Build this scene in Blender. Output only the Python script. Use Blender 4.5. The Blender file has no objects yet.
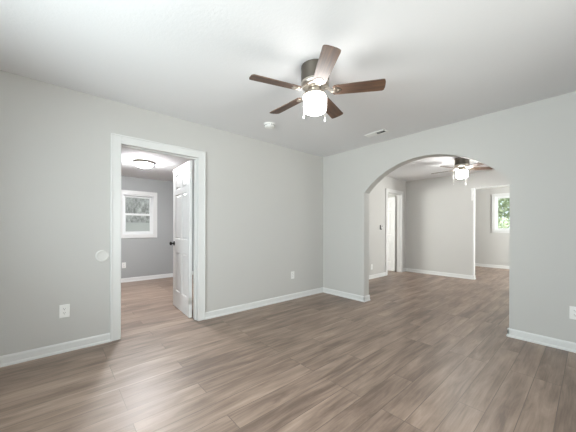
import bpy, bmesh, math, random
from mathutils import Vector, Matrix

C = bpy.context.scene.collection
SC = bpy.context.scene
PI = math.pi

# ------------------------------------------------------------------ camera
F_PX, HY, YAW, ROLL = 266.42, 228.72, math.radians(48.707), math.radians(0.2)
CAM = Vector((3.2098, 0.0, 1.1438))
fw = Vector((-math.sin(YAW), math.cos(YAW), 0)); rt = Vector((math.cos(YAW), math.sin(YAW), 0)); up = Vector((0, 0, 1))
r2 = rt * math.cos(ROLL) + up * math.sin(ROLL); u2 = up * math.cos(ROLL) - rt * math.sin(ROLL)
cd = bpy.data.cameras.new('camera'); cam = bpy.data.objects.new('camera', cd); C.objects.link(cam)
cd.sensor_fit = 'HORIZONTAL'; cd.sensor_width = 36; cd.lens = F_PX / 576 * 36
cd.shift_y = (HY - 216) / 576; cd.clip_start = 0.02
m = Matrix.Identity(4)
for i in range(3):
    m[i][0] = r2[i]; m[i][1] = u2[i]; m[i][2] = -fw[i]; m[i][3] = CAM[i]
cam.matrix_world = m
SC.camera = cam

# ------------------------------------------------------------------ world, added fill lamps, exposure
SKY = 1.25
w = bpy.data.worlds.new('sky'); SC.world = w; w.use_nodes = True
bg = w.node_tree.nodes['Background']
bg.inputs[0].default_value = (0.84, 0.93, 1.0, 1); bg.inputs[1].default_value = SKY
FAN_GLOW, FAR_FAN_GLOW, FLUSH_GLOW = 20.0, 90.0, 370.0
SC.view_settings.view_transform = 'Standard'; SC.view_settings.look = 'None'
SC.view_settings.exposure = 0.07; SC.view_settings.gamma = 1.0; SC.view_settings.use_curve_mapping = False
SC.cycles.max_bounces = 14; SC.cycles.diffuse_bounces = 8; SC.cycles.transparent_max_bounces = 12
SC.cycles.sample_clamp_indirect = 6.0

def portal(name, loc, direction, sx, sy):
    l = bpy.data.lights.new(name, 'AREA'); l.shape = 'RECTANGLE'; l.size = sx; l.size_y = sy
    o = bpy.data.objects.new(name, l); C.objects.link(o)
    o.location = loc; o.rotation_euler = Vector(direction).to_track_quat('-Z', 'Z' if abs(direction[2]) < .5 else 'Y').to_euler()
    l.cycles.is_portal = True
    return o

def added_fill(name, loc, direction, sx, sy, power, col=(1, 1, 1)):
    l = bpy.data.lights.new(name, 'AREA'); l.shape = 'RECTANGLE'; l.size = sx; l.size_y = sy; l.energy = power; l.color = col
    o = bpy.data.objects.new(name, l); C.objects.link(o)
    o.location = loc; o.rotation_euler = Vector(direction).to_track_quat('-Z', 'Y').to_euler()
    return o
# area lamps added outside the invented windows, to brighten the rooms
added_fill('added_fill_back', (2.1, -1.72, 1.25), (0, 1, .0), 2.2, 1.3, 178, (.88, .955, 1.0))
added_fill('added_fill_right', (4.57, 1.3, 1.25), (-1, 0.3, .12), 2.0, 1.3, 56, (1.0, .975, .955))
added_fill('added_fill_middle', (4.57, 5.5, 1.25), (-1, 0, .05), 1.6, 1.3, 40, (1.0, .985, .975))
added_fill('added_fill_rear', (4.57, 8.6, 1.4), (-1, 0, .2), 1.3, 1.2, 265, (1.0, .99, .975))
added_fill('added_fill_hidden_room', (-3.62, 5.0, 1.4), (1, 0, .3), 1.3, 1.1, 300, (1.0, .98, .95))

sl = bpy.data.lights.new('sun', 'SUN'); sl.energy = 11.0; sl.angle = math.radians(12); sl.color = (1, .97, .92)
so = bpy.data.objects.new('sun', sl); C.objects.link(so); so.rotation_euler = Vector((.14, .36, -.92)).to_track_quat('-Z', 'Y').to_euler()

# ------------------------------------------------------------------ materials
def newmat(name):
    mt = bpy.data.materials.new(name); mt.use_nodes = True
    nt = mt.node_tree; return mt, nt, nt.nodes['Principled BSDF']

def plain(name, col, rough=.5, metal=0.0, spec=.5):
    mt, nt, b = newmat(name)
    b.inputs['Base Color'].default_value = (*col, 1); b.inputs['Roughness'].default_value = rough
    b.inputs['Metallic'].default_value = metal; b.inputs['Specular IOR Level'].default_value = spec
    return mt

def painted(name, col, scale, strength, rough=.6, spec=.3, mottled=0.0):
    mt, nt, b = newmat(name); N = nt.nodes; L = nt.links
    tc = N.new('ShaderNodeTexCoord'); nz = N.new('ShaderNodeTexNoise')
    nz.inputs['Scale'].default_value = scale; nz.inputs['Detail'].default_value = 4
    L.new(tc.outputs['Object'], nz.inputs['Vector'])
    bp = N.new('ShaderNodeBump'); bp.inputs['Strength'].default_value = strength; bp.inputs['Distance'].default_value = .004
    L.new(nz.outputs['Fac'], bp.inputs['Height']); L.new(bp.outputs['Normal'], b.inputs['Normal'])
    b.inputs['Base Color'].default_value = (*col, 1); b.inputs['Roughness'].default_value = rough
    b.inputs['Specular IOR Level'].default_value = spec
    if mottled:
        n2 = N.new('ShaderNodeTexNoise'); n2.inputs['Scale'].default_value = 1.7; n2.inputs['Detail'].default_value = 3
        L.new(tc.outputs['Object'], n2.inputs['Vector'])
        mx = N.new('ShaderNodeMixRGB'); mx.inputs[1].default_value = (*[c * (1 - mottled) for c in col], 1)
        mx.inputs[2].default_value = (*[min(1, c * (1 + mottled)) for c in col], 1)
        L.new(n2.outputs['Fac'], mx.inputs[0]); L.new(mx.outputs[0], b.inputs['Base Color'])
    return mt

def glow(name, col, strength):
    mt, nt, b = newmat(name)
    b.inputs['Base Color'].default_value = (.9, .9, .9, 1); b.inputs['Roughness'].default_value = .3
    b.inputs['Emission Color'].default_value = (*col, 1); b.inputs['Emission Strength'].default_value = strength
    return mt

def glass_mat():
    mt, nt, b = newmat('window_glass'); N = nt.nodes; L = nt.links
    N.remove(b); out = N['Material Output']
    tr = N.new('ShaderNodeBsdfTransparent'); tr.inputs[0].default_value = (.95, .97, .96, 1)
    gl = N.new('ShaderNodeBsdfGlossy'); gl.inputs['Roughness'].default_value = .02
    fr = N.new('ShaderNodeFresnel'); fr.inputs['IOR'].default_value = 1.35
    mx = N.new('ShaderNodeMixShader')
    L.new(fr.outputs[0], mx.inputs[0]); L.new(tr.outputs[0], mx.inputs[1]); L.new(gl.outputs[0], mx.inputs[2]); L.new(mx.outputs[0], out.inputs[0])
    return mt

def floor_mat():
    mt, nt, b = newmat('vinyl_plank'); N = nt.nodes; L = nt.links
    tc = N.new('ShaderNodeTexCoord')
    mp = N.new('ShaderNodeMapping'); mp.inputs['Rotation'].default_value = (0, 0, PI / 2); mp.inputs['Location'].default_value = (.35, .038, 0)
    L.new(tc.outputs['Object'], mp.inputs['Vector'])
    def brick(mort):
        k = N.new('ShaderNodeTexBrick'); k.offset = .37; k.offset_frequency = 3; k.squash = 1.0
        k.inputs['Scale'].default_value = 1; k.inputs['Brick Width'].default_value = 1.22; k.inputs['Row Height'].default_value = .148
        k.inputs['Mortar Size'].default_value = mort; k.inputs['Mortar Smooth'].default_value = .1; k.inputs['Bias'].default_value = 0
        k.inputs['Color1'].default_value = (0, 0, 0, 1); k.inputs['Color2'].default_value = (1, 1, 1, 1); k.inputs['Mortar'].default_value = (.5, .5, .5, 1)
        L.new(mp.outputs[0], k.inputs['Vector']); return k
    k = brick(.0020)
    # grain coordinates, shifted by a per-plank random amount
    sc = N.new('ShaderNodeVectorMath'); sc.operation = 'MULTIPLY'; sc.inputs[1].default_value = (2.0, 15, 1)
    L.new(mp.outputs[0], sc.inputs[0])
    sh = N.new('ShaderNodeVectorMath'); sh.operation = 'MULTIPLY'; sh.inputs[1].default_value = (37, 23, 51)
    L.new(k.outputs['Color'], sh.inputs[0])
    ad = N.new('ShaderNodeVectorMath'); L.new(sc.outputs[0], ad.inputs[0]); L.new(sh.outputs[0], ad.inputs[1])
    g1 = N.new('ShaderNodeTexNoise'); g1.inputs['Scale'].default_value = 1.0; g1.inputs['Detail'].default_value = 6; g1.inputs['Roughness'].default_value = .62; g1.inputs['Distortion'].default_value = .7
    L.new(ad.outputs[0], g1.inputs['Vector'])
    sc2 = N.new('ShaderNodeVectorMath'); sc2.operation = 'MULTIPLY'; sc2.inputs[1].default_value = (3.0, 110, 1)
    L.new(mp.outputs[0], sc2.inputs[0])
    ad2 = N.new('ShaderNodeVectorMath'); L.new(sc2.outputs[0], ad2.inputs[0]); L.new(sh.outputs[0], ad2.inputs[1])
    g2 = N.new('ShaderNodeTexNoise'); g2.inputs['Scale'].default_value = 1.0; g2.inputs['Detail'].default_value = 3
    L.new(ad2.outputs[0], g2.inputs['Vector'])
    sc3 = N.new('ShaderNodeVectorMath'); sc3.operation = 'MULTIPLY'; sc3.inputs[1].default_value = (1.5, 8, 1)
    L.new(mp.outputs[0], sc3.inputs[0])
    ad3 = N.new('ShaderNodeVectorMath'); L.new(sc3.outputs[0], ad3.inputs[0]); L.new(sh.outputs[0], ad3.inputs[1])
    g3 = N.new('ShaderNodeTexNoise'); g3.inputs['Scale'].default_value = 1.0; g3.inputs['Detail'].default_value = 2
    L.new(ad3.outputs[0], g3.inputs['Vector'])
    def lin(src, a, bconst=0.0):
        q = N.new('ShaderNodeMath'); q.operation = 'MULTIPLY_ADD'; q.inputs[1].default_value = a; q.inputs[2].default_value = bconst
        L.new(src, q.inputs[0]); return q.outputs[0]
    def add(a, c):
        q = N.new('ShaderNodeMath'); q.operation = 'ADD'; L.new(a, q.inputs[0]); L.new(c, q.inputs[1]); return q.outputs[0]
    sep = N.new('ShaderNodeSeparateColor'); L.new(k.outputs['Color'], sep.inputs[0])
    s = add(add(lin(g1.outputs['Fac'], 1.10, -.40), lin(g2.outputs['Fac'], .30, -.12)), add(lin(sep.outputs[0], .15, -.01), lin(g3.outputs['Fac'], .75, -.38)))
    cr = N.new('ShaderNodeValToRGB'); e = cr.color_ramp.elements
    e[0].position = 0.0; e[0].color = (.150, .102, .076, 1)
    e[1].position = 1.0; e[1].color = (.60, .48, .395, 1)
    e2 = cr.color_ramp.elements.new(.40); e2.color = (.325, .236, .182, 1)
    e3 = cr.color_ramp.elements.new(.68); e3.color = (.46, .349, .277, 1)
    L.new(s, cr.inputs[0])
    mo = N.new('ShaderNodeMixRGB'); mo.inputs[2].default_value = (.085, .06, .046, 1)
    mf = N.new('ShaderNodeMath'); mf.operation = 'MULTIPLY'; mf.inputs[1].default_value = .75
    L.new(k.outputs['Fac'], mf.inputs[0]); L.new(mf.outputs[0], mo.inputs[0]); L.new(cr.outputs[0], mo.inputs[1])
    L.new(mo.outputs[0], b.inputs['Base Color'])
    rr = lin(g1.outputs['Fac'], .18, .32); L.new(rr, b.inputs['Roughness'])
    b.inputs['Specular IOR Level'].default_value = .75
    bp = N.new('ShaderNodeBump'); bp.inputs['Strength'].default_value = .25; bp.inputs['Distance'].default_value = .002
    hh = add(lin(g2.outputs['Fac'], .5), lin(k.outputs['Fac'], -1.0)); L.new(hh, bp.inputs['Height']); L.new(bp.outputs[0], b.inputs['Normal'])
    return mt

def walnut_mat():
    mt, nt, b = newmat('walnut_blade'); N = nt.nodes; L = nt.links
    tc = N.new('ShaderNodeTexCoord')
    sc = N.new('ShaderNodeVectorMath'); sc.operation = 'MULTIPLY'; sc.inputs[1].default_value = (3, 60, 3)
    L.new(tc.outputs['Object'], sc.inputs[0])
    nz = N.new('ShaderNodeTexNoise'); nz.inputs['Scale'].default_value = 1; nz.inputs['Detail'].default_value = 5; nz.inputs['Distortion'].default_value = .6
    L.new(sc.outputs[0], nz.inputs['Vector'])
    cr = N.new('ShaderNodeValToRGB'); e = cr.color_ramp.elements
    e[0].position = .3; e[0].color = (.030, .014, .008, 1); e[1].position = .72; e[1].color = (.150, .068, .030, 1)
    L.new(nz.outputs['Fac'], cr.inputs[0]); L.new(cr.outputs[0], b.inputs['Base Color'])
    b.inputs['Roughness'].default_value = .58; b.inputs['IOR'].default_value = 1.9
    return mt

def brushed_mat(name, col, rough, metal=1.0):
    mt, nt, b = newmat(name); N = nt.nodes; L = nt.links
    tc = N.new('ShaderNodeTexCoord')
    sc = N.new('ShaderNodeVectorMath'); sc.operation = 'MULTIPLY'; sc.inputs[1].default_value = (12, 12, 300)
    L.new(tc.outputs['Object'], sc.inputs[0])
    nz = N.new('ShaderNodeTexNoise'); nz.inputs['Scale'].default_value = 1; L.new(sc.outputs[0], nz.inputs['Vector'])
    q = N.new('ShaderNodeMath'); q.operation = 'MULTIPLY_ADD'; q.inputs[1].default_value = .15; q.inputs[2].default_value = rough - .07
    L.new(nz.outputs['Fac'], q.inputs[0]); L.new(q.outputs[0], b.inputs['Roughness'])
    b.inputs['Base Color'].default_value = (*col, 1); b.inputs['Metallic'].default_value = metal
    return mt

def noise_mat(name, c0, c1, scale, rough=.9, stretch=(1, 1, 1)):
    mt, nt, b = newmat(name); N = nt.nodes; L = nt.links
    tc = N.new('ShaderNodeTexCoord')
    sc = N.new('ShaderNodeVectorMath'); sc.operation = 'MULTIPLY'; sc.inputs[1].default_value = stretch
    L.new(tc.outputs['Object'], sc.inputs[0])
    nz = N.new('ShaderNodeTexNoise'); nz.inputs['Scale'].default_value = scale; nz.inputs['Detail'].default_value = 6; nz.inputs['Roughness'].default_value = .7
    L.new(sc.outputs[0], nz.inputs['Vector'])
    cr = N.new('ShaderNodeValToRGB'); e = cr.color_ramp.elements
    e[0].position = .35; e[0].color = (*c0, 1); e[1].position = .65; e[1].color = (*c1, 1)
    L.new(nz.outputs['Fac'], cr.inputs[0]); L.new(cr.outputs[0], b.inputs['Base Color'])
    b.inputs['Roughness'].default_value = rough; b.inputs['Specular IOR Level'].default_value = .2
    return mt

M = dict(
    wall=painted('grey_wall_paint', (.560, .550, .530), 90, .10, mottled=.012),
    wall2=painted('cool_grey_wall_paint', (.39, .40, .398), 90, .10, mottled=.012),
    ceil=painted('white_ceiling_paint', (.775, .775, .785), 60, .28, rough=.8, spec=.15),
    trim=painted('white_trim_paint', (.72, .72, .71), 30, .02, rough=.35, spec=.5),
    door=painted('white_door_paint', (.74, .74, .735), 40, .03, rough=.4, spec=.5),
    vinyl=plain('white_vinyl', (.76, .77, .77), .35),
    plastic=plain('white_plastic', (.84, .84, .82), .35),
    offwhite=plain('off_white_rubber', (.70, .69, .665), .5),
    slot=plain('dark_slot', (.03, .03, .03), .6),
    floor=floor_mat(), walnut=walnut_mat(),
    bronze=brushed_mat('dark_bronze', (.135, .118, .10), .42, .8),
    nickel=brushed_mat('brushed_nickel', (.62, .57, .51), .30),
    steel=plain('satin_hinge_steel', (.75, .75, .74), .35, .9),
    black=plain('black_knob_metal', (.035, .032, .03), .35, .8),
    duct=plain('duct_shade', (.03, .03, .03), .8),
    glow1=glow('lit_frosted_glass', (1.0, .98, .955), FAN_GLOW),
    glow2=glow('lit_frosted_glass_far', (1.0, .985, .965), FAR_FAN_GLOW),
    glow3=glow('lit_frosted_bowl', (.97, .98, 1.0), FLUSH_GLOW),
    glass=glass_mat(),
    chain=plain('chain_metal', (.7, .68, .62), .35, .9),
    leaf=noise_mat('leaf_green', (.26, .34, .20), (.52, .58, .42), 3),
    bark=noise_mat('bark_brown', (.10, .08, .06), (.2, .17, .13), 8),
    soil=noise_mat('pale_gravel_ground', (.25, .25, .23), (.36, .36, .33), 2),
    stucco=noise_mat('weathered_grey_stucco', (.17, .165, .16), (.62, .61, .60), 7, stretch=(1, 1, .6)),
    band=painted('pale_foundation_paint', (.5, .5, .49), 30, .3),
    roofing=plain('roof_grey', (.2, .2, .2), .9),
)

# ------------------------------------------------------------------ mesh helpers
def obj(name, bm, mat, parent=None, smooth=False, loc=None):
    bmesh.ops.recalc_face_normals(bm, faces=bm.faces[:])
    me = bpy.data.meshes.new(name); bm.to_mesh(me); bm.free()
    me.materials.append(mat)
    if smooth:
        me.polygons.foreach_set('use_smooth', [True] * len(me.polygons))
        me.set_sharp_from_angle(angle=math.radians(38))
    o = bpy.data.objects.new(name, me); C.objects.link(o)
    if parent: o.parent = parent
    if loc: o.location = loc
    return o

def tag(o, label=None, cat=None, group=None, kind=None):
    if label: o['label'] = label
    if cat: o['category'] = cat
    if group: o['group'] = group
    if kind: o['kind'] = kind
    return o

def thing(name, label, cat, loc=(0, 0, 0), rotz=0.0, group=None, kind=None):
    o = bpy.data.objects.new(name, None); C.objects.link(o); o.empty_display_size = .05
    o.location = loc; o.rotation_euler = (0, 0, rotz)
    return tag(o, label, cat, group, kind)

def add_box(bm, lo, hi, bevel=0.0, seg=2):
    x0, y0, z0 = lo; x1, y1, z1 = hi
    vs = [bm.verts.new(p) for p in ((x0, y0, z0), (x1, y0, z0), (x1, y1, z0), (x0, y1, z0), (x0, y0, z1), (x1, y0, z1), (x1, y1, z1), (x0, y1, z1))]
    fs = [bm.faces.new([vs[i] for i in q]) for q in ((3, 2, 1, 0), (4, 5, 6, 7), (0, 1, 5, 4), (1, 2, 6, 5), (2, 3, 7, 6), (3, 0, 4, 7))]
    if bevel:
        es = list({e for f in fs for e in f.edges})
        bmesh.ops.bevel(bm, geom=es, offset=bevel, segments=seg, affect='EDGES', profile=.5)

def box_bm(lo, hi, bevel=0.0):
    bm = bmesh.new(); add_box(bm, lo, hi, bevel); return bm

def add_prism(bm, pts, axis, a, b):
    """pts: 2D outline in the two other axes (in x,y,z order); extruded from a to b on axis."""
    def P(p, t):
        q = list(p); q.insert(axis, t); return q
    v0 = [bm.verts.new(P(p, a)) for p in pts]; v1 = [bm.verts.new(P(p, b)) for p in pts]
    n = len(pts)
    bm.faces.new(v0); bm.faces.new(v1[::-1])
    for i in range(n): bm.faces.new((v0[i], v0[(i + 1) % n], v1[(i + 1) % n], v1[i]))

def add_lathe(bm, prof, n=40, loc=(0, 0, 0), caps=True):
    """prof: list of (radius, z)"""
    rings = []
    for r, z in prof:
        if r < 1e-6: rings.append([bm.verts.new((loc[0], loc[1], loc[2] + z))])
        else: rings.append([bm.verts.new((loc[0] + r * math.cos(2 * PI * i / n), loc[1] + r * math.sin(2 * PI * i / n), loc[2] + z)) for i in range(n)])
    for a, b in zip(rings, rings[1:]):
        for i in range(n):
            j = (i + 1) % n
            if len(a) == 1 and len(b) == 1: continue
            if len(a) == 1: bm.faces.new((a[0], b[i], b[j]))
            elif len(b) == 1: bm.faces.new((a[i], a[j], b[0]))
            else: bm.faces.new((a[i], a[j], b[j], b[i]))
    if caps:
        for r in (rings[0], rings[-1]):
            if len(r) > 1: bm.faces.new(r)

def lathe_bm(prof, n=40, loc=(0, 0, 0)):
    bm = bmesh.new(); add_lathe(bm, prof, n, loc); return bm

def add_tube(bm, pts, r, n=8):
    pts = [Vector(p) for p in pts]; rings = []
    for i, p in enumerate(pts):
        d = (pts[min(i + 1, len(pts) - 1)] - pts[max(i - 1, 0)]).normalized()
        a = d.orthogonal().normalized() if abs(d.z) > .99 else d.cross(Vector((0, 0, 1))).normalized()
        b = d.cross(a)
        rr = r[i] if isinstance(r, (list, tuple)) else r
        rings.append([bm.verts.new(p + a * rr * math.cos(2 * PI * k / n) + b * rr * math.sin(2 * PI * k / n)) for k in range(n)])
    for A, B in zip(rings, rings[1:]):
        for k in range(n): bm.faces.new((A[k], A[(k + 1) % n], B[(k + 1) % n], B[k]))
    bm.faces.new(rings[0]); bm.faces.new(rings[-1][::-1])

def struct(name, bm, mat, label, cat, smooth=False):
    return tag(obj(name, bm, mat, smooth=smooth), label, cat, kind='structure')

def boxes(*bs):
    bm = bmesh.new()
    for lo, hi in bs: add_box(bm, lo, hi)
    return bm

# ------------------------------------------------------------------ dimensions
H = 2.44
L0 = 3.663            # face of the arch wall
AT = 0.14             # its thickness
X2 = -0.13            # left wall face of the middle room
Y2 = 7.20             # far wall face of the middle room
Y3 = 9.90             # far wall face of the last room
XR, YB = 4.25, -1.40  # right and back wall faces
XL = -3.30            # far wall face of the side room
H1 = 2.24             # its ceiling
DO = (0.50, 1.355, 2.035)   # rough opening of door 1 (y0, y1, top)
D2 = (6.185, 6.955, 2.075)  # rough opening of door 2

# ------------------------------------------------------------------ shell
struct('floor', box_bm((XL - .12, YB - .12, -.12), (XR + .12, Y3 + .12, 0)), M['floor'], 'grey-brown wood-look plank floor running through all rooms', 'floor')
struct('ceiling', box_bm((XL - .12, YB - .12, H), (XR + .12, Y3 + .12, H + .14)), M['ceil'], 'white textured ceiling over the main and far rooms', 'ceiling')
struct('ceiling_side_room', box_bm((XL, YB, H1), (-.12, 2.9, H1 + .1)), M['ceil'], 'lower white ceiling of the side room behind the open white door', 'ceiling')

def notched(y0, y1, notch, top=H):
    a, b, z = notch
    return [(y0, 0), (a, 0), (a, z), (b, z), (b, 0), (y1, 0), (y1, top), (y0, top)]

bm = bmesh.new(); add_prism(bm, notched(YB, L0, DO), 0, -.12, 0)
struct('wall_left', bm, M['wall'], 'light grey left wall holding the doorway to the side room', 'wall')

ax0, ax1, acx, acz, arad = .853, 2.632, 1.725, 2.113 - 1.14, 1.14
arch = []
for i in range(49):
    x = ax0 + (ax1 - ax0) * (1 - math.cos(PI * i / 48)) / 2
    arch.append((x, acz + math.sqrt(arad ** 2 - (x - acx) ** 2)))
bm = bmesh.new()
add_prism(bm, [(X2 - .12, 0), (ax0, 0)] + arch + [(ax1, 0), (XR, 0), (XR, H), (X2 - .12, H)], 1, L0, L0 + AT)
struct('wall_front', bm, M['wall'], 'light grey wall pierced by the wide arched opening', 'wall', smooth=True)

bm = bmesh.new(); add_prism(bm, notched(L0 + AT, Y2, D2), 0, X2 - .12, X2)
struct('wall_middle_room_left', bm, M['wall'], 'grey wall with a narrow doorway seen through the arch', 'wall')
HDR = 2.09
bm = bmesh.new()
add_prism(bm, [(XL, 0), (1.435, 0), (1.435, HDR), (3.35, HDR), (3.35, 0), (XR, 0), (XR, H), (XL, H)], 1, Y2, Y2 + .12)
struct('wall_middle_room_far', bm, M['wall'], 'pale grey wall facing the arch, ending at the wide passage', 'wall')

def holed(axis, face0, face1, a0, a1, holes, top=H):
    """wall slab on axis (0: x thickness, 1: y thickness) from a0 to a1 with rectangular holes (h0,h1,z0,z1) sorted"""
    bm = bmesh.new(); cur = a0
    def bx(p, q, z0, z1):
        if q - p < 1e-4 or z1 - z0 < 1e-4: return
        lo, hi = [0, 0, z0], [0, 0, z1]
        lo[axis], hi[axis] = min(face0, face1), max(face0, face1)
        lo[1 - axis], hi[1 - axis] = p, q
        add_box(bm, lo, hi)
    for h0, h1, z0, z1 in holes:
        bx(cur, h0, 0, top); bx(h0, h1, 0, z0); bx(h0, h1, z1, top); cur = h1
    bx(cur, a1, 0, top)
    return bm

W1 = (1.08, 1.68, 1.01, 1.87)
W2 = (1.31, 2.35, 1.115, 2.125)
WB = (1.0, 3.2, .75, 2.10)  # this and the next four openings are added for lamp light
WR = (.30, 2.30, .75, 2.10)
WR2 = (4.7, 6.3, .75, 2.10)
WR3 = (8.0, 9.3, .8, 2.1)
WL4 = (4.3, 5.7, .9, 2.0)
struct('wall_house_side', holed(0, XL - .12, XL, YB, Y3, [W1, WL4]), M['wall2'], 'grey outer wall of the side room with a small window', 'wall')
struct('wall_rear', holed(1, Y3, Y3 + .12, XL - .12, XR + .12, [W2]), M['wall'], 'grey outer wall of the last room with the garden window', 'wall')
struct('wall_back', holed(1, YB - .12, YB, XL - .12, XR + .12, [WB]), M['wall'], 'grey wall with an added wide window opposite the arch', 'wall')
struct('wall_right', holed(0, XR, XR + .12, YB, Y3, [WR, WR2, WR3]), M['wall'], 'grey wall with added windows opposite the wall with the white door', 'wall')
struct('wall_partition', box_bm((XL, 2.9, 0), (-.12, 3.0, H)), M['wall2'], 'partition between the side room and the room behind the narrow door', 'wall')

# ------------------------------------------------------------------ baseboards
BP = [(0, 0), (.022, 0), (.022, .012), (.019, .019), (.0125, .023), (.0125, .072), (.009, .082), (.004, .087), (0, .087)]
def add_base(bm, p0, p1, n):
    """p0,p1 along the wall face, n the outward normal (2D)"""
    v0 = [bm.verts.new((p0[0] + n[0] * a, p0[1] + n[1] * a, z)) for a, z in BP]
    v1 = [bm.verts.new((p1[0] + n[0] * a, p1[1] + n[1] * a, z)) for a, z in BP]
    k = len(BP)
    bm.faces.new(v0); bm.faces.new(v1[::-1])
    for i in range(k): bm.faces.new((v0[i], v0[(i + 1) % k], v1[(i + 1) % k], v1[i]))
def baseboard(name, label, *runs):
    bm = bmesh.new()
    for r in runs: add_base(bm, *r)
    struct(name, bm, M['trim'], label, 'baseboard')
g = .003
baseboard('baseboard_left', 'white baseboard at the foot of the wall with the open white door', ((0, YB), (0, .430), (1, 0)), ((0, 1.428), (0, L0), (1, 0)))
baseboard('baseboard_front', 'white baseboard wrapping the foot of the arch wall', ((0, L0), (ax0 + .0125, L0), (0, -1)), ((ax0, L0 - .0125), (ax0, L0 + AT + .0125), (1, 0)),
          ((ax1 - .0125, L0), (XR, L0), (0, -1)), ((ax1, L0 - .0125), (ax1, L0 + AT + .0125), (-1, 0)))
baseboard('baseboard_middle_room_left', 'white baseboard below the thermostat by the narrow door', ((X2, L0 + AT), (X2, 6.12), (1, 0)), ((X2, 7.03), (X2, Y2), (1, 0)))
baseboard('baseboard_middle_room_far', 'white baseboard along the pale wall facing the arch', ((X2, Y2), (1.435 + .0125, Y2), (0, -1)), ((1.435, Y2 - .0125), (1.435, Y2 + .12), (1, 0)))
baseboard('baseboard_rear', 'white baseboard under the garden window', ((XL, Y3), (XR, Y3), (0, -1)))
baseboard('baseboard_side_room', 'white baseboard under the side room window', ((XL, YB), (XL, 2.9), (1, 0)))
baseboard('baseboard_partition', 'white baseboard behind the open white door', ((XL, 2.9), (-.12, 2.9), (0, -1)))
baseboard('baseboard_back', 'white baseboard under the added wide window opposite the arch', ((0, YB), (XR, YB), (0, 1)))
baseboard('baseboard_right', 'white baseboard under the added windows opposite the white door', ((XR, YB), (XR, L0), (-1, 0)))

# ------------------------------------------------------------------ door trim
def casing(name, label, x, sgn, yi0, yi1, zt, wd=.088, th=.017):
    """picture of flat casing, with a raised outer bead, on the face x"""
    bm = bmesh.new(); o = x; t = sgn * th
    for a, b in ((yi0 - wd, yi0), (yi1, yi1 + wd)):
        add_box(bm, (min(o, o + t), a, 0), (max(o, o + t), b, zt + wd), .004)
    add_box(bm, (min(o, o + t), yi0 - .001, zt), (max(o, o + t), yi1 + .001, zt + wd), .004)
    e = sgn * (th + .005)
    add_box(bm, (min(o, o + e), yi0 - wd - .002, 0), (max(o, o + e), yi0 - wd + .014, zt + wd), .003)
    add_box(bm, (min(o, o + e), yi1 + wd - .014, 0), (max(o, o + e), yi1 + wd + .002, zt + wd), .003)
    add_box(bm, (min(o, o + e), yi0 - wd, zt + wd - .014), (max(o, o + e), yi1 + wd, zt + wd + .002), .003)
    return struct(name, bm, M['trim'], label, 'door casing')
def jamb(name, label, x0, x1, ro, t=.019, stop_x=None):
    y0, y1, z = ro
    bm = boxes(((x0, y0, 0), (x1, y0 + t, z)), ((x0, y1 - t, 0), (x1, y1, z)), ((x0, y0 + t, z - t), (x1, y1 - t, z)))
    s0, s1 = stop_x
    for lo, hi in (((s0, y0 + t, 0), (s1, y0 + t + .011, z - t)), ((s0, y1 - t - .011, 0), (s1, y1 - t, z - t)), ((s0, y0 + t, z - t - .011), (s1, y1 - t, z - t))):
        add_box(bm, lo, hi, .002)
    return struct(name, bm, M['trim'], label, 'door frame')
casing('trim_1', 'white casing framing the open doorway to the side room', 0, 1, .519, 1.336, 2.014)
casing('trim_2', 'white casing on the side room face of the open doorway', -.12, -1, .519, 1.336, 2.014)
jamb('trim_3', 'white jamb lining the doorway to the side room', -.125, .001, DO, stop_x=(-.085, -.045))
casing('trim_4', 'white casing framing the narrow doorway beyond the arch', X2, 1, 6.204, 6.936, 2.056)
jamb('trim_5', 'white jamb lining the narrow doorway beyond the arch', X2 - .125, X2 + .001, D2, stop_x=(X2 - .085, X2 - .045))
# passage edge: white strip painting in the light on the wall end, and the short thicker piece left at its top
bm = bmesh.new()
add_box(bm, (1.422, Y2 - .004, .084), (1.439, Y2, HDR), .001); add_box(bm, (1.435, Y2 - .004, .084), (1.439, Y2 + .12, HDR), .001)
struct('lit_wall_end', bm, M['trim'], 'lit wall end painted as a thin white strip at the edge of the far passage', 'trim')
bm = bmesh.new()
add_box(bm, (1.395, Y2 - .030, 1.80), (1.452, Y2 - .004, HDR - .008), .005); add_box(bm, (1.388, Y2 - .036, HDR - .05), (1.458, Y2 - .004, HDR - .008), .005)
struct('trim_7', bm, M['trim'], 'short white trim block at the top corner of the far passage', 'trim')
struct('trim_8', box_bm((1.440, Y2 - .012, HDR - .022), (3.35, Y2 + .13, HDR), .003), M['trim'], 'white strip under the header of the far passage', 'trim')

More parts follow.
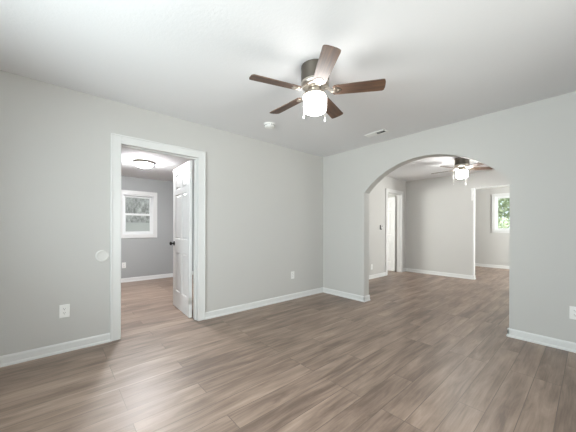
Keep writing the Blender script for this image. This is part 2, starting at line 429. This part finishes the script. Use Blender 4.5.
# ------------------------------------------------------------------ doors
def panel_door(name, label, pivot, ang, width=.765, height=2.0, th=.035, gap=.008):
    """leaf runs along local +x from the hinge, local y is its thickness, seen face is y=0 (towards -y)"""
    t = thing(name, label, 'door', pivot, ang, kind='structure')
    st = .112; ms = .095
    xs = [0, st, (width - ms) / 2, (width + ms) / 2, width - st, width]
    zs = [0, .235, .800, .985, 1.615, 1.690, 1.905, height]
    zs = [z + gap for z in zs]
    bm = bmesh.new()
    def side(y):
        vs = [[bm.verts.new((x, y, z)) for z in zs] for x in xs]; pf = []
        for i in range(5):
            for j in range(7):
                f = bm.faces.new((vs[i][j], vs[i + 1][j], vs[i + 1][j + 1], vs[i][j + 1]))
                if y > 0: f.normal_flip()
                if i in (1, 3) and j in (1, 3, 5): pf.append(f)
        return vs, pf
    va, pa = side(0); vb, pb = side(th)
    nx, nz = 6, 8
    for i in range(nx - 1):
        bm.faces.new((va[i][0], vb[i][0], vb[i + 1][0], va[i + 1][0])); bm.faces.new((va[i][-1], va[i + 1][-1], vb[i + 1][-1], vb[i][-1]))
    for j in range(nz - 1):
        bm.faces.new((va[0][j], va[0][j + 1], vb[0][j + 1], vb[0][j])); bm.faces.new((va[-1][j], vb[-1][j], vb[-1][j + 1], va[-1][j + 1]))
    bm.normal_update()
    ps = pa + pb
    bmesh.ops.inset_individual(bm, faces=ps, thickness=.014, depth=-.014)
    bmesh.ops.inset_individual(bm, faces=ps, thickness=.010, depth=0)
    bmesh.ops.inset_individual(bm, faces=ps, thickness=.020, depth=.010)
    obj('door_leaf', bm, M['door'], t)
    for z in (.17 + gap, 1.00 + gap, 1.80 + gap):
        bm = bmesh.new()
        add_tube(bm, [(-.010, th + .004, z), (-.010, th + .004, z + .09)], .006, 10)
        add_tube(bm, [(-.010, th + .004, z + .09), (-.010, th + .004, z + .096)], .004, 8)
        add_box(bm, (-.0025, .004, z), (0, th + .004, z + .09))
        add_box(bm, (-.018, th + .006, z), (-.010, th + .009, z + .09))
        obj('hinge', bm, M['steel'], t, smooth=True)
    kz = .915 + gap; kx = width - .062
    for s, y0 in ((-1, 0), (1, th)):
        prof = [(.033, 0), (.033, .005), (.028, .010), (.012, .012), (.011, .030), (.020, .036), (.027, .045), (.028, .054), (.022, .062), (.010, .066), (0, .067)]
        bm = bmesh.new(); add_lathe(bm, prof, 28)
        bmesh.ops.rotate(bm, verts=bm.verts[:], cent=(0, 0, 0), matrix=Matrix.Rotation(PI / 2 * (1 if s < 0 else -1), 3, 'X'))
        bmesh.ops.translate(bm, verts=bm.verts[:], vec=(kx, y0, kz))
        k = obj('door_knob', bm, M['black'], t, smooth=True); k['label'] = 'dark metal door knob'
    lb = boxes(((width - .0005, .006, kz - .028), (width + .0015, th - .006, kz + .028))); add_box(lb, (width, .012, kz - .008), (width + .009, th - .012, kz + .008), .002)
    obj('latch_plate', lb, M['steel'], t)
    return t
# door 1: seen face from (-.155,1.29) to (-.906,1.335); local +x points along the leaf, local -y must face the camera side -> mirror by using ang and seen face at y=th
a1 = math.atan2(1.337 - 1.291, -.906 + .155)
def open_door(name, label, hinge, ang, **k):
    # rotated so that the local face y=th looks towards -y of the house
    return panel_door(name, label, hinge, ang, **k)
d = .035
n = Vector((math.sin(a1), -math.cos(a1)))  # local -y
# local y=th face is at hinge + (-n)*th ; want it on the line through (-.155,1.291)
open_door('door_1', 'open white six-panel door with dark knob in the side room doorway', (-.155 + n.x * d, 1.291 + n.y * d, 0), a1, width=.755)
a2 = math.radians(177.0)
n = Vector((math.sin(a2), -math.cos(a2)))
open_door('door_2', 'white panel door standing open in the narrow doorway beyond the arch', (X2 - .155 + n.x * d, 6.905 + n.y * d, 0), a2, width=.70)

# ------------------------------------------------------------------ windows
def window(name, label, axis, face, inward, a0, a1, z0, z1, style, depth=.12, cw=.078, sill=True):
    """opening a0..a1 x z0..z1 in a wall whose room-side face is at `face` on `axis`; inward = +1/-1 room direction"""
    t = thing(name, label, 'window', kind='structure')
    def bx(bm, a, b, n0, n1, za, zb, bev=0.0):
        lo, hi = [0, 0, za], [0, 0, zb]
        p, q = face + inward * n0, face + inward * n1
        lo[axis], hi[axis] = min(p, q), max(p, q); lo[1 - axis], hi[1 - axis] = a, b
        add_box(bm, lo, hi, bev)
    bm = bmesh.new()
    bx(bm, a0 - cw, a0, 0, .018, z0 - cw, z1 + cw, .004); bx(bm, a1, a1 + cw, 0, .018, z0 - cw, z1 + cw, .004)
    bx(bm, a0 - .001, a1 + .001, 0, .018, z1, z1 + cw, .004); bx(bm, a0 - .001, a1 + .001, 0, .018, z0 - cw, z0, .004)
    obj('window_casing', bm, M['trim'], t)
    bm = bmesh.new(); q = .022
    bx(bm, a0, a0 + q, -depth, .004, z0, z1); bx(bm, a1 - q, a1, -depth, .004, z0, z1)
    bx(bm, a0 + q, a1 - q, -depth, .004, z1 - q, z1); bx(bm, a0 + q, a1 - q, -depth, .010, z0, z0 + q)
    obj('window_frame', bm, M['vinyl'], t)
    def sash(u0, u1, v0, v1, nn, sw=.042):
        bm = bmesh.new()
        bx(bm, u0, u0 + sw, nn, nn + .028, v0, v1, .003); bx(bm, u1 - sw, u1, nn, nn + .028, v0, v1, .003)
        bx(bm, u0 + sw, u1 - sw, nn, nn + .028, v0, v0 + sw, .003); bx(bm, u0 + sw, u1 - sw, nn, nn + .028, v1 - sw, v1, .003)
        s = obj('sash', bm, M['vinyl'], t)
        bm = bmesh.new(); bx(bm, u0 + sw - .004, u1 - sw + .004, nn + .011, nn + .016, v0 + sw - .004, v1 - sw + .004)
        obj('pane', bm, M['glass'], s)
    i0, i1, j0, j1 = a0 + q, a1 - q, z0 + q, z1 - q
    if style == 'hung':
        mid = (j0 + j1) / 2
        sash(i0, i1, mid - .02, j1, -.085); sash(i0, i1, j0, mid + .022, -.052)
    elif style == 'slider':
        mid = (i0 + i1) / 2
        sash(i0, mid + .02, j0, j1, -.052); sash(mid - .02, i1, j0, j1, -.085)
    return t
window('window_1', 'small white double-hung window in the side room', 0, XL, 1, *W1, 'hung')
window('window_2', 'white framed window in the last room looking onto green trees', 1, Y3, -1, *W2, 'slider')
window('added_window_3', 'added unseen wide white sliding window opposite the arch', 1, YB, 1, *WB, 'slider')  # unseen window, added so the back lamp has an opening
window('added_window_4', 'added unseen wide white sliding window opposite the open white door', 0, XR, -1, *WR, 'slider')  # added out of view to let the right lamp in
window('added_window_5', 'added unseen white sliding window on the outer side of the middle room', 0, XR, -1, *WR2, 'slider')  # invented opening that lights the middle room from the side
window('added_window_7', 'added unseen white sliding window on the outer side of the last room', 0, XR, -1, *WR3, 'slider')  # added, unseen; brightens the last room
window('added_window_6', 'added unseen white sliding window of the room behind the narrow door', 0, XL, 1, *WL4, 'slider')  # added to light the open door leaf in the hidden room
def portal_for(name, axis, pos, direction, w4):
    a0, a1, z0, z1 = w4
    loc = [0, 0, (z0 + z1) / 2]; loc[axis] = pos; loc[1 - axis] = (a0 + a1) / 2
    portal(name, loc, direction, a1 - a0, z1 - z0)
portal_for('daylight_portal_side_room', 0, XL - .125, (1, 0, 0), W1)
portal_for('daylight_portal_rear', 1, Y3 + .125, (0, -1, 0), W2)

# ------------------------------------------------------------------ ceiling fans
def blade_bm(r0, r1, w0, w1, th=.006):
    out = []
    n = 10
    out.append((r0, -w0 / 2 + .012)); out.append((r0 + .012, -w0 / 2))
    for i in range(n + 1):
        f = i / n; out.append((r0 + .02 + (r1 - r0 - .045) * f, -(w0 + (w1 - w0) * f ** .8) / 2))
    out += [(r1 - .012, -w1 / 2 + .0005), (r1 - .004, -w1 / 2 + .005), (r1, -w1 / 2 + .014), (r1 + .004, -w1 / 4), (r1 + .005, 0)]
    out = out + [(x, -y) for x, y in out[:-1][::-1]]
    bm = bmesh.new(); add_prism(bm, out, 2, -th / 2, th / 2)
    return bm
def iron_bm(r_in, r_out, zrise):
    """curved metal arm from the motor plate to the blade root, with a three-lobed pad under the blade"""
    bm = bmesh.new()
    pts = [(r_in, 0, zrise), (r_in + .02, 0, zrise - .004), (r_in + .045, 0, zrise * .3 - .006), (r_out - .01, 0, -.008), (r_out + .02, 0, -.0075)]
    add_tube(bm, [(x, .012, z) for x, y, z in pts], .006, 8); add_tube(bm, [(x, -.012, z) for x, y, z in pts], .006, 8)
    out = []
    for i in range(24):
        a = 2 * PI * i / 24; r = 1 + .12 * math.cos(3 * a)
        out.append((r_out + .03 + .030 * r * math.cos(a), .036 * r * math.sin(a)))
    add_prism(bm, out, 2, -.0075, -.0035)
    for sx, sy in ((.045, 0), (.018, .02), (.018, -.02)): add_lathe(bm, [(.0055, -.0105), (.0055, -.0076)], 10, (r_out + sx, sy, 0))
    return bm
def ceiling_fan(label, loc, base_deg, glowmat, hr=.112, gr=.092, R=.53, bz=-.20, group=None):
    t = thing('ceiling_fan', label, 'ceiling fan', loc)
    k = hr / .112
    obj('motor_housing', lathe_bm([(hr * .93, 0), (hr, -.004), (hr, -.018), (hr * .985, -.022), (hr * .985, -.118), (hr * .96, -.132), (hr * .9, -.136)], 56), M['bronze'], t, smooth=True)
    obj('motor_plate', lathe_bm([(hr * .985, -.128), (hr * 1.0, -.134), (hr * .99, -.150), (hr * .9, -.163), (hr * .7, -.172), (hr * .5, -.176)], 56), M['nickel'], t, smooth=True)
    sh = obj('switch_housing', lathe_bm([(.050 * k, -.172), (.054 * k, -.178), (.054 * k, -.205), (.062 * k, -.214), (.080 * k, -.222), (.082 * k, -.232), (.05, -.236)], 40), M['nickel'], t, smooth=True)
    prof = [(gr * .80, -.234), (gr * .93, -.240), (gr * .99, -.252), (gr, -.266), (gr, -.318), (gr * .985, -.338), (gr * .93, -.352), (gr * .80, -.361), (gr * .5, -.366), (0, -.367)]
    s = obj('glass_shade', lathe_bm(prof, 48), glowmat, t, smooth=True); s['label'] = 'lit white frosted glass drum shade'
    for i in range(5):
        ang = math.radians(base_deg + 72 * i)
        b = obj('blade', blade_bm(.140, R, .098, .118), M['walnut'], t)
        b.location = (0, 0, bz)
        b.rotation_euler = (Matrix.Rotation(ang, 3, 'Z') @ Matrix.Rotation(math.radians(-12.5), 3, 'X')).to_euler()
        ir = obj('blade_iron', iron_bm(.080 * k, .140, .030), M['nickel'], b, smooth=True)
    return t
def pull_chain(t, rel, zend, r_in, fine=1.0):
    bm = bmesh.new(); x, y = rel; f = r_in / math.hypot(x, y)
    path = [(x * f, y * f, -.195), (x * (f + 1) / 2, y * (f + 1) / 2, -.190), (x * .97, y * .97, -.215), (x, y, -.26), (x, y, zend + .012)]
    add_tube(bm, path, .0014 * fine, 6)
    p = [path[3][2] - .006 * i for i in range(int((path[3][2] - zend - .012) / .006))]
    for z in p: add_lathe(bm, [(0, .0022), (.0022 * fine, 0), (0, -.0022)], 6, (x, y, z))
    c = obj('pull_chain', bm, M['chain'], t)
    bm = lathe_bm([(r_ * fine, z_ * fine) for r_, z_ in ((0, .014), (.003, .012), (.005, .004), (.0085, -.006), (.0095, -.014), (.007, -.021), (0, -.024))], 18, (x, y, zend))
    k = obj('chain_pull', bm, M['plastic'], c, smooth=True); k['label'] = 'white teardrop chain pull'
FC = (1.746, 1.569, H)
fan = ceiling_fan('near five-blade dark walnut ceiling fan with lit drum globe, main room', FC, 36.3, M['glow1'])
R2d, F2d = Vector((rt.x, rt.y)), Vector((fw.x, fw.y))
for lat, dep, ze in ((-.088, .055, -.372), (.092, .085, -.385)):
    q = R2d * lat + F2d * dep
    pull_chain(fan, (q.x, q.y), ze, .05)
fan2 = ceiling_fan('distant five-blade ceiling fan with lit globe seen through the arch', (1.655, 5.565, H), 36.0, M['glow2'], hr=.118, gr=.092, R=.51, bz=-.205)
for lat, dep, ze in ((-.112, .06, -.465), (.112, .06, -.46)):
    q = R2d * lat + F2d * dep
    pull_chain(fan2, (q.x, q.y), ze, .06, .55)

# ------------------------------------------------------------------ flush ceiling light in the side room
t = thing('flush_ceiling_light', 'round flush ceiling light glowing in the side room', 'ceiling light', (-1.66, 1.115, H1))
obj('metal_ring', lathe_bm([(.130, 0), (.146, -.006), (.148, -.024), (.142, -.036), (.128, -.038)], 48), M['nickel'], t, smooth=True)
prof = [(.128, -.030)] + [(.128 * math.cos(a * PI / 2 / 10), -.032 - .068 * math.sin(a * PI / 2 / 10)) for a in range(1, 10)] + [(0, -.100)]
s = obj('glass_bowl', lathe_bm(prof, 48), M['glow3'], t, smooth=True); s['label'] = 'lit frosted glass bowl'
obj('finial', lathe_bm([(0, -.098), (.008, -.100), (.010, -.108), (.006, -.116), (0, -.120)], 16), M['nickel'], t, smooth=True)
for kk in range(3):
    a = 2 * PI * kk / 3 + .4
    bm = bmesh.new(); add_box(bm, (.124, -.012, -.048), (.152, .012, -.028), .003)
    bmesh.ops.rotate(bm, verts=bm.verts[:], cent=(0, 0, 0), matrix=Matrix.Rotation(a, 3, 'Z'))
    obj('clip', bm, M['nickel'], t)

# ------------------------------------------------------------------ smoke detector, vent
t = thing('smoke_detector', 'round white smoke detector on the ceiling behind the near fan', 'smoke detector', (.575, 2.005, H))
obj('mounting_base', lathe_bm([(.070, 0), (.070, -.008), (.066, -.010)], 40), M['plastic'], t, smooth=True)
obj('cover', lathe_bm([(.064, -.009), (.066, -.014), (.063, -.030), (.055, -.040), (.040, -.044), (.038, -.041), (.030, -.041), (.028, -.045), (0, -.046)], 40), M['plastic'], t, smooth=True)
bm = bmesh.new()
for i in range(20):
    a = 2 * PI * i / 20
    q = bmesh.new()
    add_box(q, (.0625, -.004, -.028), (.0665, .004, -.018)); bmesh.ops.rotate(q, verts=q.verts[:], cent=(0, 0, 0), matrix=Matrix.Rotation(a, 3, 'Z'))
    me = bpy.data.meshes.new('tmp'); q.to_mesh(me); q.free(); bm.from_mesh(me); bpy.data.meshes.remove(me)
obj('sensor_slots', bm, M['slot'], t)

t = thing('ceiling_vent', 'white rectangular air register on the ceiling near the arch', 'vent', (1.285, 3.27, H))
bm = bmesh.new(); vx, vy, fw_ = .150, .060, .020
for lo, hi in (((-vx, -vy, -.010), (vx, -vy + fw_, 0)), ((-vx, vy - fw_, -.010), (vx, vy, 0)), ((-vx, -vy, -.010), (-vx + fw_, vy, 0)), ((vx - fw_, -vy, -.010), (vx, vy, 0)), ((-.004, -vy, -.009), (.004, vy, 0))):
    add_box(bm, lo, hi, .003)
obj('register_frame', bm, M['plastic'], t)
obj('duct_shade_panel', box_bm((-vx + .01, -vy + .01, -.0015), (vx - .01, vy - .01, -.0005)), M['duct'], t)  # thin dark panel painting the shade inside the duct
for side in (-1, 1):
    bm = bmesh.new()
    for i in range(8):
        x = side * (.014 + i * .0155)
        q = bmesh.new(); add_box(q, (-.0064, -vy + .015, -.0006), (.0078, vy - .015, .0006))
        bmesh.ops.rotate(q, verts=q.verts[:], cent=(0, 0, 0), matrix=Matrix.Rotation(math.radians(36 if side > 0 else -28), 3, 'Y'))
        bmesh.ops.translate(q, verts=q.verts[:], vec=(x, 0, -.007))
        me = bpy.data.meshes.new('tmp'); q.to_mesh(me); q.free(); bm.from_mesh(me); bpy.data.meshes.remove(me)
    obj('louvers', bm, M['plastic'], t)

# ------------------------------------------------------------------ wall plates
def wall_frame(o, normal):
    """local +z = out of the wall, local y = up"""
    nz = Vector(normal); ny = Vector((0, 0, 1)); nx = ny.cross(nz)
    mm = Matrix.Identity(4)
    for i in range(3): mm[i][0] = nx[i]; mm[i][1] = ny[i]; mm[i][2] = nz[i]; mm[i][3] = o.location[i]
    o.matrix_world = mm
def outlet(label, loc, normal):
    t = thing('wall_outlet', label, 'outlet', loc, group=None); wall_frame(t, normal)
    obj('faceplate', box_bm((-.037, -.060, 0), (.037, .060, .006), .003), M['plastic'], t)
    for s in (-1, 1):
        out = []
        for i in range(20):
            a = 2 * PI * i / 20
            out.append((max(-.0135, min(.0135, .017 * math.cos(a))) * 1.05, s * .0195 + .0145 * math.sin(a)))
        bm = bmesh.new(); add_prism(bm, out, 2, .004, .0078); r = obj('receptacle', bm, M['plastic'], t)
        bm = boxes(((-.0075, s * .0195 + .000, .0076), (-.0050, s * .0195 + .009, .0081)), ((.0045, s * .0195 + .001, .0076), (.0070, s * .0195 + .008, .0081)))
        add_lathe(bm, [(.0028, .0076), (.0028, .0081)], 10, (0, s * .0195 - .006, 0))
        obj('slots', bm, M['slot'], r)
    obj('screw', lathe_bm([(.0032, .0055), (.003, .0072), (0, .0075)], 12), M['steel'], t, smooth=True)
    return t
outlet('white outlet low on the wall beside the doorway casing, under the round bumper', (0, .075, .377), (1, 0, 0))
outlet('white outlet between the open doorway and the arch wall corner', (0, 2.92, .390), (1, 0, 0))
outlet('white outlet cut by the photo edge on the arch wall', (3.112, L0, .364), (0, -1, 0))
outlet('tiny white outlet below the thermostat beyond the arch', (X2, 5.50, .27), (1, 0, 0))
outlet('white outlet under the small window in the side room', (XL, 1.11, .36), (1, 0, 0))

t = thing('wall_bumper', 'round white door bumper disc on the wall left of the doorway casing', 'wall bumper', (0, .362, .868)); wall_frame(t, (1, 0, 0))
obj('disc', lathe_bm([(.058, 0), (.058, .003), (.054, .008), (.045, .010), (.040, .007), (.030, .006), (0, .006)], 40), M['offwhite'], t, smooth=True)
obj('centre_ring', lathe_bm([(.030, .0055), (.030, .0080), (.025, .0085), (.024, .0062), (0, .0062)], 32), M['offwhite'], t, smooth=True)

t = thing('thermostat', 'small white and black thermostat on the wall before the narrow door', 'thermostat', (X2, 5.90, 1.185)); wall_frame(t, (1, 0, 0))
p = obj('back_plate', box_bm((-.042, -.055, 0), (.042, .055, .010), .004), M['black'], t); p['label'] = 'black back plate'
obj('cover', box_bm((-.022, -.028, .009), (.036, .046, .026), .004), M['plastic'], t)
obj('display', box_bm((.012, .012, .0255), (.032, .040, .0265)), M['slot'], t)

# ------------------------------------------------------------------ outdoors
struct('ground', box_bm((-30, -30, -.5), (30, 40, -.3)), M['soil'], 'pale ground outside the windows', 'ground')
hw = thing('neighbouring_house', 'weathered grey house wall outside the small side room window', 'house', (-6.2, 2.0, -.3))
obj('wall', box_bm((-3.0, -4.5, .0), (0, 4.5, 3.6)), M['stucco'], hw)
obj('foundation_band', box_bm((0, -4.5, 0), (.06, 4.5, 1.62)), M['band'], hw)
bm = bmesh.new(); add_prism(bm, [(-3.4, 3.58), (.45, 3.58), (.45, 3.68), (-1.5, 4.7), (-3.4, 3.68)], 1, -4.8, 4.8)
obj('roof', bm, M['roofing'], hw)

random.seed(4)
def foliage_bm(cn, rad, count, size):
    bm = bmesh.new()
    for _ in range(count):
        while True:
            p = Vector((random.uniform(-1, 1), random.uniform(-1, 1), random.uniform(-1, 1)))
            if .35 < p.length < 1: break
        c = Vector(cn) + Vector((p.x * rad[0], p.y * rad[1], p.z * rad[2]))
        a = Vector((random.gauss(0, 1), random.gauss(0, 1), random.gauss(0, 1))).normalized(); b = a.orthogonal().normalized()
        s = size * random.uniform(.6, 1.3); n2 = a.cross(b)
        vs = [bm.verts.new(c + q) for q in (-a * s, b * s * .38 - a * s * .1 + n2 * s * .06, a * s, -b * s * .38 - a * s * .1 + n2 * s * .06)]
        bm.faces.new(vs)
    return bm
def tree(name, label, cat, loc, h, rad, count, size, trunk_r):
    t = thing(name, label, cat, loc)
    bm = bmesh.new()
    add_tube(bm, [(0, 0, 0), (.05, .02, h * .35), (-.03, .05, h * .7), (.02, 0, h)], [trunk_r, trunk_r * .8, trunk_r * .6, trunk_r * .3], 10)
    for i in range(6):
        a = i * 1.05; add_tube(bm, [(0, .03, h * (.45 + .07 * i)), (rad[0] * .5 * math.cos(a), rad[1] * .5 * math.sin(a), h * (.6 + .07 * i))], [trunk_r * .4, trunk_r * .15], 6)
    obj('trunk', bm, M['bark'], t, smooth=True)
    f = obj('foliage', foliage_bm((0, 0, h), rad, count, size), M['leaf'], t)
    return t
tree('leafy_tree', 'tall leafy tree beyond the garden window', 'tree', (-.6, 15.5, -.3), 3.0, (1.9, 1.5, 1.5), 2600, .14, .12)
tree('garden_shrub', 'low rounded green shrub under the garden window', 'shrub', (1.0, 13.0, -.3), 1.15, (.9, .8, .75), 1500, .08, .05)
tree('leafy_tree', 'slim leafy tree to one side of the garden window', 'tree', (3.2, 17.5, -.3), 2.6, (1.3, 1.3, 1.6), 1800, .13, .10)
